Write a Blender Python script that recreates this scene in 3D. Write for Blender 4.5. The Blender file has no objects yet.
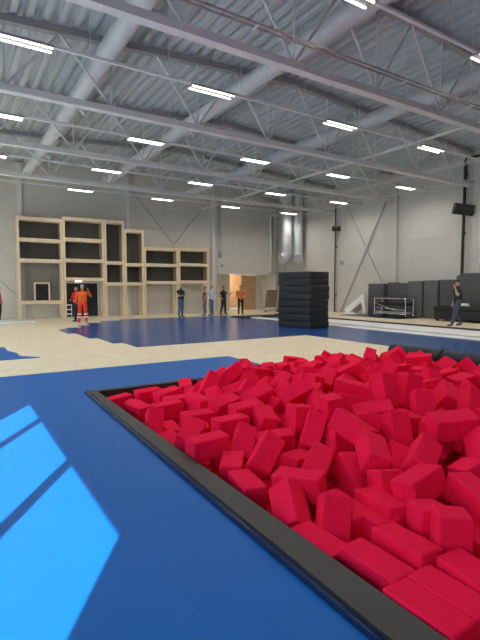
import bpy, bmesh, math, random
import numpy as np
from mathutils import Vector, Matrix, Euler

random.seed(7)
S = bpy.context.scene
C = S.collection

# ------------------------------------------------------------------ camera
CAM_H = 1.62
FPX = 456.46                      # focal length in pixels of the 480x640 frame
YAW, PITCH = 32.365, -4.010
cam_d = bpy.data.cameras.new('camera')
cam_d.sensor_fit = 'HORIZONTAL'
cam_d.sensor_width = 36.0
cam_d.lens = FPX * 36.0 / 480.0
cam_d.clip_end = 300
cam = bpy.data.objects.new('camera', cam_d)
C.objects.link(cam)
cam.location = (0, 0, CAM_H)
cam.rotation_euler = Euler((math.radians(90 + PITCH), 0, math.radians(-YAW)), 'XYZ')
S.camera = cam

# ------------------------------------------------------------------ world, sun, exposure
wd = bpy.data.worlds.new('sky')
S.world = wd
wd.use_nodes = True
bg = wd.node_tree.nodes['Background']
bg.inputs['Color'].default_value = (0.74, 0.87, 1.0, 1)
bg.inputs['Strength'].default_value = 5.0
sun_d = bpy.data.lights.new('sun', 'SUN')
sun_d.energy = 21.0
sun_d.angle = math.radians(0.25)
sun_d.color = (1.0, 0.95, 0.88)
sun = bpy.data.objects.new('sun', sun_d)
C.objects.link(sun)
SUN_AZ, SUN_EL = math.radians(32.8), math.radians(30.0)
sd = Vector((math.sin(SUN_AZ) * math.cos(SUN_EL), math.cos(SUN_AZ) * math.cos(SUN_EL), -math.sin(SUN_EL)))
sun.rotation_euler = sd.to_track_quat('-Z', 'Y').to_euler()
sun.location = (-20, -20, 20)
LAMP_EMISSION = 4.0
LAMP_WATTS = 72.0
S.view_settings.view_transform = 'Standard'
S.view_settings.look = 'None'
S.view_settings.gamma = 1.0
S.view_settings.use_curve_mapping = False
S.view_settings.exposure = 0.2
S.cycles.use_denoising = True
S.cycles.max_bounces = 8
S.cycles.diffuse_bounces = 5
S.cycles.sample_clamp_indirect = 6.0

# hall dimensions
XL, XR = -2.6, 20.75              # side walls
YB, YF = -7.0, 26.85              # wall behind the photographer, end wall
RIDGE_X, RIDGE_Z, SLOPE = 10.0, 8.48, 0.06
def chord_z(x): return RIDGE_Z - SLOPE * abs(x - RIDGE_X)
def deck_z(x): return chord_z(x) + 0.13

# ------------------------------------------------------------------ materials
def mat(name, color, rough=0.6, metal=0.0, noise=0.0, nscale=8.0, bump=0.0, bscale=60.0, spec=0.5, emit=None, estr=0.0, stretch=None, sheen=0.0):
    m = bpy.data.materials.new(name)
    m.use_nodes = True
    nt = m.node_tree
    b = nt.nodes['Principled BSDF']
    b.inputs['Base Color'].default_value = (*color, 1)
    b.inputs['Roughness'].default_value = rough
    b.inputs['Metallic'].default_value = metal
    b.inputs['Specular IOR Level'].default_value = spec
    if sheen:
        b.inputs['Sheen Weight'].default_value = sheen
    if emit:
        b.inputs['Emission Color'].default_value = (*emit, 1)
        b.inputs['Emission Strength'].default_value = estr
    if noise or bump:
        tc = nt.nodes.new('ShaderNodeTexCoord')
        mp = nt.nodes.new('ShaderNodeMapping')
        nt.links.new(tc.outputs['Object'], mp.inputs['Vector'])
        if stretch:
            mp.inputs['Scale'].default_value = stretch
    if noise:
        n = nt.nodes.new('ShaderNodeTexNoise')
        n.inputs['Scale'].default_value = nscale
        n.inputs['Detail'].default_value = 5
        nt.links.new(mp.outputs[0], n.inputs['Vector'])
        r = nt.nodes.new('ShaderNodeValToRGB')
        r.color_ramp.elements[0].position = 0.3
        r.color_ramp.elements[1].position = 0.7
        r.color_ramp.elements[0].color = (*[max(0, c * (1 - noise)) for c in color], 1)
        r.color_ramp.elements[1].color = (*[min(1, c * (1 + noise)) for c in color], 1)
        nt.links.new(n.outputs['Fac'], r.inputs['Fac'])
        nt.links.new(r.outputs['Color'], b.inputs['Base Color'])
    if bump:
        n2 = nt.nodes.new('ShaderNodeTexNoise')
        n2.inputs['Scale'].default_value = bscale
        n2.inputs['Detail'].default_value = 3
        nt.links.new(mp.outputs[0], n2.inputs['Vector'])
        bp = nt.nodes.new('ShaderNodeBump')
        bp.inputs['Strength'].default_value = bump
        bp.inputs['Distance'].default_value = 0.01
        nt.links.new(n2.outputs['Fac'], bp.inputs['Height'])
        nt.links.new(bp.outputs['Normal'], b.inputs['Normal'])
    return m

def flake_mat(name):
    """pale strand board: small flakes of slightly different tan"""
    m = bpy.data.materials.new(name)
    m.use_nodes = True
    nt = m.node_tree
    b = nt.nodes['Principled BSDF']
    b.inputs['Roughness'].default_value = 0.5
    b.inputs['Specular IOR Level'].default_value = 0.35
    tc = nt.nodes.new('ShaderNodeTexCoord')
    v = nt.nodes.new('ShaderNodeTexVoronoi')
    v.inputs['Scale'].default_value = 16
    n = nt.nodes.new('ShaderNodeTexNoise')
    n.inputs['Scale'].default_value = 2.5
    n.inputs['Detail'].default_value = 6
    nt.links.new(tc.outputs['Object'], v.inputs['Vector'])
    nt.links.new(tc.outputs['Object'], n.inputs['Vector'])
    r = nt.nodes.new('ShaderNodeValToRGB')
    r.color_ramp.elements[0].color = (0.66, 0.54, 0.37, 1)
    r.color_ramp.elements[1].color = (0.90, 0.79, 0.59, 1)
    sep = nt.nodes.new('ShaderNodeSeparateColor')
    nt.links.new(v.outputs['Color'], sep.inputs[0])
    mx = nt.nodes.new('ShaderNodeMath')
    mx.operation = 'MULTIPLY_ADD'
    mx.inputs[1].default_value = 0.45
    nt.links.new(sep.outputs[0], mx.inputs[0])
    hf = nt.nodes.new('ShaderNodeMath')
    hf.operation = 'MULTIPLY'
    hf.inputs[1].default_value = 0.7
    nt.links.new(n.outputs['Fac'], hf.inputs[0])
    nt.links.new(hf.outputs[0], mx.inputs[2])
    nt.links.new(mx.outputs[0], r.inputs['Fac'])
    nt.links.new(r.outputs['Color'], b.inputs['Base Color'])
    return m

def veil_mat(name, color, cover):
    """open net fabric: part of the light passes straight through"""
    m = bpy.data.materials.new(name)
    m.use_nodes = True
    nt = m.node_tree
    b = nt.nodes['Principled BSDF']
    b.inputs['Base Color'].default_value = (*color, 1)
    b.inputs['Roughness'].default_value = 0.85
    t = nt.nodes.new('ShaderNodeBsdfTransparent')
    mx = nt.nodes.new('ShaderNodeMixShader')
    mx.inputs[0].default_value = cover
    nt.links.new(t.outputs[0], mx.inputs[1])
    nt.links.new(b.outputs[0], mx.inputs[2])
    nt.links.new(mx.outputs[0], nt.nodes['Material Output'].inputs['Surface'])
    return m

def pane_mat(name):
    m = bpy.data.materials.new(name)
    m.use_nodes = True
    nt = m.node_tree
    nt.nodes.remove(nt.nodes['Principled BSDF'])
    t = nt.nodes.new('ShaderNodeBsdfTransparent')
    t.inputs['Color'].default_value = (0.93, 0.96, 0.95, 1)
    g = nt.nodes.new('ShaderNodeBsdfGlossy')
    g.inputs['Roughness'].default_value = 0.02
    mx = nt.nodes.new('ShaderNodeMixShader')
    mx.inputs[0].default_value = 0.07
    nt.links.new(t.outputs[0], mx.inputs[1])
    nt.links.new(g.outputs[0], mx.inputs[2])
    nt.links.new(mx.outputs[0], nt.nodes['Material Output'].inputs['Surface'])
    return m

M = {
    'wall': mat('wall_panel', (0.60, 0.582, 0.53), 0.5, noise=0.03, nscale=1.5),
    'wall_core': mat('wall_core', (0.50, 0.50, 0.47), 0.7),
    'plaster': mat('plaster', (0.78, 0.76, 0.71), 0.8, noise=0.03, nscale=3),
    'concrete': mat('concrete', (0.32, 0.31, 0.29), 0.8, noise=0.15, nscale=4),
    'deck': mat('roof_deck', (0.50, 0.54, 0.56), 0.5, metal=0.0, noise=0.06, nscale=1.2),
    'steel': mat('painted_steel', (0.70, 0.70, 0.69), 0.45, noise=0.04, nscale=5),
    'steel_dark': mat('grey_steel', (0.36, 0.36, 0.36), 0.5, metal=0.2),
    'duct': mat('galvanised_duct', (0.56, 0.58, 0.60), 0.5, metal=0.0, noise=0.05, nscale=6),
    'tray': mat('white_tray', (0.75, 0.75, 0.74), 0.5),
    'copper': mat('warm_pipe', (0.36, 0.31, 0.28), 0.5),
    'tube': mat('lamp_tube', (1, 1, 1), 0.4, emit=(1.0, 0.95, 0.87), estr=LAMP_EMISSION),
    'osb': flake_mat('strand_board'),
    'blue': mat('blue_mat', (0.004, 0.12, 0.43), 0.42, noise=0.04, nscale=2.0, bump=0.04, bscale=90, spec=0.13),
    'blue_far': mat('navy_blue_mat', (0.012, 0.075, 0.28), 0.24, noise=0.06, nscale=1.5, spec=0.5),
    'navy': mat('navy_vinyl', (0.008, 0.02, 0.07), 0.3),
    'black_vinyl': mat('black_vinyl', (0.020, 0.021, 0.021), 0.5, noise=0.15, nscale=6, bump=0.1, bscale=120),
    'black': mat('black_paint', (0.012, 0.012, 0.013), 0.5),
    'rubber': mat('dark_rubber', (0.045, 0.043, 0.04), 0.7),
    'mat_black': mat('black_mat_cover', (0.009, 0.011, 0.016), 0.6, noise=0.25, nscale=4, bump=0.5, bscale=7),
    'foam': mat('red_foam', (0.84, 0.007, 0.06), 0.85, noise=0.07, nscale=5, bump=0.25, bscale=14, spec=0.1),
    'wood': mat('pale_timber', (0.80, 0.66, 0.46), 0.6, noise=0.12, nscale=4, stretch=(1, 1, 0.25)),
    'wood_side': mat('dark_brown_wood', (0.36, 0.25, 0.15), 0.65, noise=0.12, nscale=4),  # darker brown than the pale timber; frame side boards and trolley battens
    'wood_warm': mat('warm_timber', (0.62, 0.43, 0.26), 0.55, noise=0.15, nscale=5, stretch=(0.3, 1, 1)),
    'net': veil_mat('dark_net', (0.07, 0.066, 0.056), 0.48),
    'net_thin': veil_mat('thin_dark_net', (0.05, 0.05, 0.05), 0.22),
    'door_dark': mat('dark_door', (0.012, 0.014, 0.020), 0.4),
    'white': mat('white_vinyl', (0.90, 0.90, 0.89), 0.4, noise=0.02, nscale=4),
    'grey_mat': mat('grey_mat', (0.085, 0.09, 0.095), 0.8, noise=0.18, nscale=9, bump=0.3, bscale=40),
    'grey_mat2': mat('grey_mat_light', (0.12, 0.125, 0.128), 0.8, noise=0.18, nscale=9, bump=0.3, bscale=40),
    'chrome': mat('bright_metal', (0.72, 0.72, 0.72), 0.25, metal=0.9),
    'brown': mat('brown_panel', (0.22, 0.18, 0.12), 0.7, noise=0.2, nscale=6),
    'pane': pane_mat('window_pane'),
    'sign': mat('lit_sign', (1, 1, 1), 0.5, emit=(1, 1, 0.95), estr=6.0),
    'skin': mat('skin', (0.55, 0.32, 0.23), 0.55),
}

# ------------------------------------------------------------------ mesh helpers
class MB:
    def __init__(self):
        self.v, self.f, self.s = [], [], []
    def add(self, vs, fs, smooth=False):
        o = len(self.v)
        self.v += [tuple(x) for x in vs]
        self.f += [tuple(i + o for i in f) for f in fs]
        self.s += [smooth] * len(fs)
        return self
    def box(self, lo, hi):
        (a, b, c), (d, e, g) = lo, hi
        vs = [(a, b, c), (d, b, c), (d, e, c), (a, e, c), (a, b, g), (d, b, g), (d, e, g), (a, e, g)]
        fs = [(0, 3, 2, 1), (4, 5, 6, 7), (0, 1, 5, 4), (1, 2, 6, 5), (2, 3, 7, 6), (3, 0, 4, 7)]
        return self.add(vs, fs)
    def bevbox(self, lo, hi, r=0.01, seg=2, xf=None, smooth=True):
        bm = bmesh.new()
        bmesh.ops.create_cube(bm, size=1)
        c = [(a + b) / 2 for a, b in zip(lo, hi)]
        s = [b - a for a, b in zip(lo, hi)]
        for v in bm.verts:
            v.co = Vector([c[i] + v.co[i] * s[i] for i in range(3)])
        bmesh.ops.bevel(bm, geom=bm.edges[:], offset=r, segments=seg, profile=0.5, affect='EDGES')
        if xf is not None:
            bm.transform(xf)
        bm.verts.index_update()
        self.add([v.co.copy() for v in bm.verts], [[v.index for v in f.verts] for f in bm.faces], smooth and seg > 1)
        bm.free()
        return self
    def obox(self, c, size, rot):
        """box of given size about centre c, rot a 3x3 Matrix"""
        h = [x / 2 for x in size]
        vs = []
        for z in (-1, 1):
            for x, y in ((-1, -1), (1, -1), (1, 1), (-1, 1)):
                vs.append(Vector(c) + rot @ Vector((x * h[0], y * h[1], z * h[2])))
        fs = [(0, 3, 2, 1), (4, 5, 6, 7), (0, 1, 5, 4), (1, 2, 6, 5), (2, 3, 7, 6), (3, 0, 4, 7)]
        return self.add(vs, fs)
    def bar(self, p, q, w, h):
        """rectangular bar from p to q, w wide, h deep"""
        p, q = Vector(p), Vector(q)
        d = (q - p)
        L = d.length
        r = d.to_track_quat('X', 'Z').to_matrix()
        return self.obox((p + q) / 2, (L, w, h), r)
    def tube(self, p, q, r, n=8, r2=None, caps=True):
        p, q = Vector(p), Vector(q)
        m = (q - p).to_track_quat('Z', 'Y').to_matrix()
        r2 = r if r2 is None else r2
        vs = []
        for c, rr in ((p, r), (q, r2)):
            for i in range(n):
                a = 2 * math.pi * i / n
                vs.append(c + m @ Vector((rr * math.cos(a), rr * math.sin(a), 0)))
        self.add(vs, [(i, (i + 1) % n, n + (i + 1) % n, n + i) for i in range(n)], True)
        if caps:
            self.add(vs, [tuple(range(n))[::-1], tuple(range(n, 2 * n))])
        return self
    def path(self, pts, r, n=12, caps=True):
        pts = [Vector(p) for p in pts]
        vs, m = [], None
        for k, p in enumerate(pts):
            d = (pts[min(k + 1, len(pts) - 1)] - pts[max(k - 1, 0)]).normalized()
            if m is None:
                m = d.to_track_quat('Z', 'Y').to_matrix()
            else:
                m = last.rotation_difference(d).to_matrix() @ m
            last = d
            rr = r[k] if isinstance(r, (list, tuple)) else r
            vs += [p + m @ Vector((rr * math.cos(2 * math.pi * i / n), rr * math.sin(2 * math.pi * i / n), 0)) for i in range(n)]
        fs = []
        for k in range(len(pts) - 1):
            for i in range(n):
                fs.append((k * n + i, k * n + (i + 1) % n, (k + 1) * n + (i + 1) % n, (k + 1) * n + i))
        self.add(vs, fs, True)
        if caps:
            self.add(vs[:n], [tuple(range(n))[::-1]])
            self.add(vs[-n:], [tuple(range(n))])
        return self
    def prism(self, poly, z0, z1):
        n = len(poly)
        vs = [(x, y, z0) for x, y in poly] + [(x, y, z1) for x, y in poly]
        fs = [tuple(range(n))[::-1], tuple(range(n, 2 * n))] + [(i, (i + 1) % n, n + (i + 1) % n, n + i) for i in range(n)]
        return self.add(vs, fs)
    def mesh(self, name, m, xf=None):
        me = bpy.data.meshes.new(name)
        vs = self.v if xf is None else [tuple(xf @ Vector(p)) for p in self.v]
        me.from_pydata(vs, [], self.f)
        me.polygons.foreach_set('use_smooth', self.s)
        if m is not None:
            me.materials.append(M[m] if isinstance(m, str) else m)
        me.update()
        return me
    def build(self, name, m, parent=None, world=False, origin=None):
        """link as one mesh object; with a parent the vertices are local to it (world=True converts)"""
        xf = None
        if parent is not None and world:
            xf = parent.matrix_basis.inverted()
        if parent is None:
            if origin is None:
                a = np.array(self.v)
                lo, hi = a.min(0), a.max(0)
                origin = ((lo[0] + hi[0]) / 2, (lo[1] + hi[1]) / 2, lo[2])
            xf = Matrix.Translation(-Vector(origin))
        me = self.mesh(name, m, xf)
        o = bpy.data.objects.new(name, me)
        C.objects.link(o)
        if parent is not None:
            o.parent = parent
        else:
            o.location = origin
        return o

def tag(o, label, cat, group=None, kind=None):
    o['label'] = label
    o['category'] = cat
    if group:
        o['group'] = group
    if kind:
        o['kind'] = kind
    return o

def thing(name, label, cat, loc=(0, 0, 0), rz=0.0, group=None):
    o = bpy.data.objects.new(name, None)
    C.objects.link(o)
    o.location = loc
    o.rotation_euler = (0, 0, rz)
    o.empty_display_size = 0.2
    return tag(o, label, cat, group)

def struct(o, label, cat='room'):
    o['kind'] = 'structure'
    o['label'] = label
    o['category'] = cat
    return o

def child(name, me, parent, loc=(0, 0, 0), rot=None):
    o = bpy.data.objects.new(name, me)
    C.objects.link(o)
    o.parent = parent
    o.location = loc
    if rot is not None:
        o.rotation_euler = rot
    return o

def copy_tree(o, parent=None):
    c = o.copy()
    C.objects.link(c)
    if parent is not None:
        c.parent = parent
    for ch in list(o.children):
        copy_tree(ch, c)
    return c

# ================================================================== STRUCTURE
# pit outline (outer face of its black border): slightly skewed to the hall
PIT_NL, PIT_FL = (1.575, 1.2), (1.69, 7.08)       # left outer edge, near and far
PIT_XR, PIT_YN = 8.55, -1.6
def pit_left(y): return PIT_FL[0] + (PIT_FL[1] - y) * (PIT_NL[0] - PIT_FL[0]) / (PIT_FL[1] - PIT_NL[1])
BORDER_H = 0.055
def pit_in(y): return 1.815 + 0.003 * y       # inner face of the border

# sub-floor slab with the pit left open
fl = MB()
z0, z1 = -0.25, -0.03
fl.box((XL, PIT_FL[1], z0), (XR, YF + 4, z1))
fl.box((XL, YB, z0), (XR, PIT_YN, z1))
fl.prism([(XL, PIT_YN), (pit_left(PIT_YN), PIT_YN), (pit_left(PIT_FL[1]), PIT_FL[1]), (XL, PIT_FL[1])], z0, z1)
fl.box((PIT_XR, PIT_YN, z0), (XR, PIT_FL[1], z1))
floor = struct(fl.build('floor', 'concrete', origin=(0, 0, z0)), 'hall floor slab under mats and strand boards', 'floor')
# pit tank below the floor
pt = MB()
px0 = pit_left(PIT_YN) - 0.1
pt.box((px0 - 0.4, PIT_YN - 0.15, -1.45), (PIT_XR + 0.15, PIT_FL[1] + 0.15, -1.35))
pt.box((PIT_XR, PIT_YN - 0.15, -1.35), (PIT_XR + 0.15, PIT_FL[1] + 0.15, z0))
pt.box((px0 - 0.4, PIT_FL[1], -1.35), (PIT_XR, PIT_FL[1] + 0.15, z0))
pt.box((px0 - 0.4, PIT_YN - 0.15, -1.35), (PIT_XR, PIT_YN, z0))
pt.prism([(px0 - 0.4, PIT_YN), (pit_left(PIT_YN), PIT_YN), (pit_left(PIT_FL[1]), PIT_FL[1]), (px0 - 0.4, PIT_FL[1])], -1.35, z0)
struct(pt.build('floor', 'rubber'), 'sunken tank of the foam pit', 'floor')

# strand boards laid over the slab, each its own piece
BX, BY = 2.4, 1.2
def in_strand(x0, x1, y0, y1):
    return True
n = 0
def boards(xa, xb, ya, yb, shift, top=-0.012, zb=-0.03):
    y, k = ya, 0
    while y < yb - 0.05:
        y2 = min(y + BY, yb)
        x = xa - (shift if k % 2 else 0)
        while x < xb - 0.05:
            a, b = max(x, xa), min(x + BX, xb)
            if b - a > 0.05:
                MB().box((a + 0.003, y + 0.003, zb), (b - 0.003, y2 - 0.003, top + random.uniform(-0.0015, 0.0))).build('strand_board', 'osb', floor, world=True)
            x += BX
        y, k = y2, k + 1
boards(XL + 0.05, 10.4, 9.3, YF, 1.2)
boards(5.55, 10.4, 7.14, 9.3, 1.2)
boards(10.4, 20.3, 23.1, YF, 1.2)
boards(15.25, 20.25, YF, YF + 1.9, 1.2)

# raised boarded platform along the right wall
pl = MB().box((16.55, 3.5, -0.03), (XR - 0.02, 22.2, 0.085)).build('trim_1', 'rubber')
struct(pl, 'low platform with dark rubber edge along the right wall', 'platform')
for k in range(8):
    ya = 3.52 + k * 2.4
    if ya > 21.9:
        break
    yb = min(ya + 2.39, 22.18)
    for (xa, xb) in ((16.66, 17.9), (17.91, 19.1), (19.11, 20.6)):
        MB().box((xa, ya, 0.085), (xb - 0.008, yb, 0.10)).build('strand_board', 'osb', pl, world=True)

# ---------------- walls, with separate facing panels
def wall(name, label, core, panels, m='wall'):
    o = struct(core.build(name, 'wall_core'), label, 'wall')
    for p in panels:
        MB().box(*p).build('wall_panel', m, o, world=True)
    return o

OP_X0, OP_X1, OP_Z = 15.2, 20.25, 2.56            # wide opening in the end wall
DR_X0, DR_X1, DR_Z = 5.42, 7.2, 1.88             # dark double door in the end wall
core = MB()
core.box((XL - 0.3, YF, -0.25), (OP_X0, YF + 0.2, 9.2))
core.box((OP_X0, YF, OP_Z), (OP_X1, YF + 0.2, 9.2))
core.box((OP_X1, YF, -0.25), (XR + 0.3, YF + 0.2, 9.2))
pans = []
rows = [0.0, 1.95, 3.05, 4.15, 5.25, 6.35, 7.45, 9.0]
cols = [XL, 3.2, 9.0, OP_X0, 20.6]
for r in range(len(rows) - 1):
    for c in range(len(cols) - 1):
        za, zb = rows[r] + 0.006, rows[r + 1] - 0.006
        xa, xb = cols[c] + 0.006, cols[c + 1] - 0.006
        if cols[c] >= OP_X0 - 0.01:
            if zb < OP_Z:
                xa = OP_X1 + 0.02
            else:
                za = max(za, OP_Z)
        if xb > xa:
            pans.append(((xa, YF - 0.03, za), (xb, YF, zb)))
wall_back = wall('wall_back', 'pale panelled end wall behind the timber frames', core, pans)

core = MB().box((XR, YB, -0.25), (XR + 0.25, YF, 9.0))
pans = []
ycols = [YB, -1.5, 3.3, 7.9, 12.45, 16.9, 21.4, YF - 0.05]
for r in range(len(rows) - 1):
    for c in range(len(ycols) - 1):
        pans.append(((XR - 0.03, ycols[c] + 0.006, rows[r] + 0.006), (XR, ycols[c + 1] - 0.006, rows[r + 1] - 0.006)))
wall_right = wall('wall_right', 'pale panelled side wall with cross bracing', core, pans)

core = MB().box((XL - 0.3, YB - 0.3, -0.25), (XR + 0.3, YB, 9.2))
wall('wall_rear', 'plain pale wall facing the end wall', core, [((XL, YB, 0), (XR, YB + 0.03, 9))])

# unseen left wall: first window fits the sun patch, others added for daylight
WIN_Z0, WIN_Z1 = 0.35, 4.02
wins = [(-2.99, 1.46, (-1.19, 0.43)), (4.9, 8.5, (6.0, 7.3)), (9.7, 13.7, (11, 12.4)), (15.2, 19.2, (16.5, 17.9)), (20.7, 24.7, (22, 23.4))]
core = MB()
core.box((XL - 0.3, YB, -0.25), (XL, YF, WIN_Z0))
core.box((XL - 0.3, YB, WIN_Z1), (XL, YF, 9.2))
HEADS = [WIN_Z1, 3.55, 3.55, 3.55, 3.55]  # lower heads keep the added windows' sun off the floor in view
for (a, b, mull), zh in zip(wins, HEADS):
    if zh < WIN_Z1:
        core.box((XL - 0.3, a, zh), (XL, b, WIN_Z1))
ys = [YB] + [e for w in wins for e in w[:2]] + [YF]
for k in range(0, len(ys), 2):
    core.box((XL - 0.3, ys[k], WIN_Z0), (XL, ys[k + 1], WIN_Z1))
wall('wall_left', 'window wall on the sunny side of the hall', core, [])
for k, (a, b, mull) in enumerate(wins):
    WIN_Z1 = HEADS[k]
    w = thing('window_%d' % (k + 1), 'tall unseen window with dark mullions in the sunny side wall', 'window', (XL - 0.1, (a + b) / 2, WIN_Z0))
    w['kind'] = 'structure'
    fr = MB()
    for e in (a, b):
        s = 0.02 if e == a else -0.02
        fr.box((XL - 0.14, min(e, e + 3 * s), WIN_Z0), (XL - 0.06, max(e, e + 3 * s), WIN_Z1))
    fr.box((XL - 0.14, a, WIN_Z0), (XL - 0.06, b, WIN_Z0 + 0.06))
    fr.box((XL - 0.14, a, WIN_Z1 - 0.06), (XL - 0.06, b, WIN_Z1))
    fr.build('window_frame', 'rubber', w, world=True)
    e = [a + 0.06] + list(mull) + [b - 0.06]
    for mm in mull:
        MB().box((XL - 0.13, mm - 0.05, WIN_Z0 + 0.06), (XL - 0.07, mm + 0.05, WIN_Z1 - 0.06)).build('mullion', 'rubber', w, world=True)
    for q in range(len(e) - 1):
        MB().box((XL - 0.105, e[q] + (0.05 if q else 0), WIN_Z0 + 0.06), (XL - 0.095, e[q + 1] - (0.05 if q < len(e) - 2 else 0), WIN_Z1 - 0.06)).build('pane', 'pane', w, world=True)

# ---------------- roof deck: ribbed sheet, ribs running along the hall
dk = MB()
per, amp = 0.36, 0.16
xs = []
x = XL - 0.3
while x < XR + 0.3:
    for dx, up in ((0, 0), (0.15, 0), (0.195, 1), (0.315, 1)):
        xs.append((x + dx, up))
    x += per
prof = [(x, deck_z(x) + amp * up) for x, up in xs]
ysec = [YB - 0.3, YF + 0.25]
nv = len(prof)
vs = [(x, ysec[0], z) for x, z in prof] + [(x, ysec[1], z) for x, z in prof]
vs += [(x, ysec[0], z + 0.2) for x, z in prof] + [(x, ysec[1], z + 0.2) for x, z in prof]
fs = [(i, i + 1, nv + i + 1, nv + i) for i in range(nv - 1)] + [(2 * nv + i, 3 * nv + i, 3 * nv + i + 1, 2 * nv + i + 1) for i in range(nv - 1)]
dk.add(vs, fs)
struct(dk.build('ceiling', 'deck'), 'ribbed steel roof deck', 'ceiling')

# ---------------- columns on the walls
def column(x, y, w, d, z, label):
    o = MB().box((x - w / 2, y - d / 2, 0), (x + w / 2, y + d / 2, z)).build('trim_2', 'wall')
    struct(o, label, 'column')
for k, y in enumerate((3.47, 7.97, 12.1, 16.75, 21.47)):
    o = MB().box((XR - 0.17, y - 0.14, 0), (XR - 0.031, y + 0.14, deck_z(XR) - 0.02)).build('trim_%d' % (k + 2), 'wall')
    struct(o, 'pale steel column against the right wall', 'column')
for k, x in enumerate((3.25, 9.05, 14.85)):
    o = MB().box((x - 0.12, YF - 0.15, 0), (x + 0.12, YF - 0.031, deck_z(x) - 0.05)).build('trim_%d' % (k + 8), 'steel')
    struct(o, 'grey steel column against the end wall', 'column')
o = MB().box((XR - 0.45, YF - 0.4, 0), (XR - 0.031, YF - 0.031, deck_z(XR) - 0.05)).build('trim_11', 'wall')
struct(o, 'corner column where end wall meets right wall', 'column')
# eave beam along the right wall
o = MB().box((XR - 0.25, YB + 0.05, 7.35), (XR - 0.19, YF - 0.45, 7.55)).build('trim_12', 'steel')
struct(o, 'eave rail along the right wall', 'beam')

# ---------------- recess behind the opening
rec = MB()
RY = 28.75
rec.box((OP_X0 - 0.15, YF + 0.2, -0.25), (OP_X0, RY, OP_Z + 0.1))
rec.box((OP_X1, YF + 0.2, -0.25), (OP_X1 + 0.15, RY + 2.2, OP_Z + 0.1))
D0, D1 = 17.35, 19.6
rec.box((OP_X0 - 0.15, RY, -0.25), (D0, RY + 0.12, OP_Z + 0.1))
rec.box((D1, RY, -0.25), (OP_X1, RY + 0.12, OP_Z + 0.1))
rec.box((OP_X0 - 0.15, YF + 0.2, OP_Z + 0.1), (OP_X1 + 0.15, RY + 2.4, OP_Z + 0.2))
rec.box((D0 - 0.1, RY + 0.12, -0.25), (D0, RY + 2.2, OP_Z + 0.1))
struct(rec.build('wall_recess', 'plaster'), 'white lobby walls behind the wide opening', 'wall')
far = struct(MB().box((D0 - 0.1, RY + 2.2, -0.03), (OP_X1 + 0.15, RY + 2.35, OP_Z + 0.1)).build('wall_corridor', 'wood_warm'), 'timber-clad corridor wall glowing behind the doorway', 'wall')
for k in range(12):
    MB().box((D0, RY + 2.18, 0.01 + k * 0.21), (OP_X1, RY + 2.2, 0.01 + k * 0.21 + 0.195)).build('plank', 'wood_warm', far, world=True)
ld = bpy.data.lights.new('corridor_lamp', 'POINT')
ld.energy = 70
ld.color = (1.0, 0.84, 0.64)
ld.shadow_soft_size = 0.15
lo = bpy.data.objects.new('corridor_lamp', ld)
C.objects.link(lo)
lo.location = (17.9, RY + 1.2, 2.3)
# timber door leaf standing half open in the doorway
d3 = thing('door_3', 'warm timber door leaf of horizontal planks in the lobby doorway', 'door', (18.9, RY - 0.05, 0))
d3['kind'] = 'structure'
MB().box((18.3, RY - 0.03, 0.0), (D1, RY - 0.002, OP_Z)).build('leaf', 'wood_warm', d3, world=True)
for k in range(11):
    MB().box((18.3, RY - 0.05, 0.02 + k * 0.23), (D1, RY - 0.03, 0.02 + k * 0.23 + 0.215)).build('plank', 'wood_warm', d3, world=True)
MB().tube((18.42, RY - 0.09, 1.0), (18.55, RY - 0.09, 1.0), 0.012).build('door_handle', 'chrome', d3, world=True)

# ---------------- dark double door in the end wall (seen through the frames)
d1 = thing('door_1', 'black double door under a lit sign behind the timber frame', 'door', ((DR_X0 + DR_X1) / 2, YF - 0.06, 0))
d1['kind'] = 'structure'
fr = MB()
fr.box((DR_X0 - 0.08, YF - 0.09, 0), (DR_X0, YF - 0.03, DR_Z + 0.08))
fr.box((DR_X1, YF - 0.09, 0), (DR_X1 + 0.08, YF - 0.03, DR_Z + 0.08))
fr.box((DR_X0, YF - 0.09, DR_Z), (DR_X1, YF - 0.03, DR_Z + 0.08))
fr.build('door_frame', 'steel', d1, world=True)
for a, b in ((DR_X0, 6.305), (6.315, DR_X1)):
    lf = MB().box((a, YF - 0.075, 0.02), (b, YF - 0.035, DR_Z)).build('leaf', 'door_dark', d1, world=True)
    hx = b - 0.1 if a == DR_X0 else a + 0.1
    h = MB().tube((hx, YF - 0.11, 0.95), (hx, YF - 0.11, 1.2), 0.012).tube((hx, YF - 0.11, 1.0), (hx, YF - 0.07, 1.0), 0.01).tube((hx, YF - 0.11, 1.15), (hx, YF - 0.07, 1.15), 0.01)
    child('door_handle', h.mesh('door_handle', 'chrome', d1.matrix_basis.inverted()), lf)
sg = thing('exit_sign', 'small glowing white sign box above the black double door', 'sign', (6.14, YF - 0.1, 1.97))
MB().bevbox((-0.2, -0.03, 0), (0.2, 0.06, 0.1), 0.008).build('housing', 'steel', sg)
MB().box((-0.18, -0.036, 0.012), (0.18, -0.031, 0.088)).build('light_panel', 'sign', sg)
# dark hatch with timber frame
HY0 = YF - 0.16 - 0.24
d2 = thing('window_6', 'dark square hatch with pale timber surround in the timber frame', 'hatch', (4.18, HY0, 0.95))
d2['kind'] = 'structure'
a, b, za, zb = 3.78, 4.58, 0.955, 1.92
HY = YF - 0.16 - 0.24
MB().box((a + 0.07, HY + 0.03, za), (b - 0.07, HY + 0.05, zb - 0.07)).build('pane', 'door_dark', d2, world=True)
f = MB()
f.box((a, HY, za), (a + 0.08, HY + 0.08, zb))
f.box((b - 0.08, HY, za), (b, HY + 0.08, zb))
f.box((a + 0.08, HY, zb - 0.08), (b - 0.08, HY + 0.08, zb))
f.build('window_frame', 'wood', d2, world=True)

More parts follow.
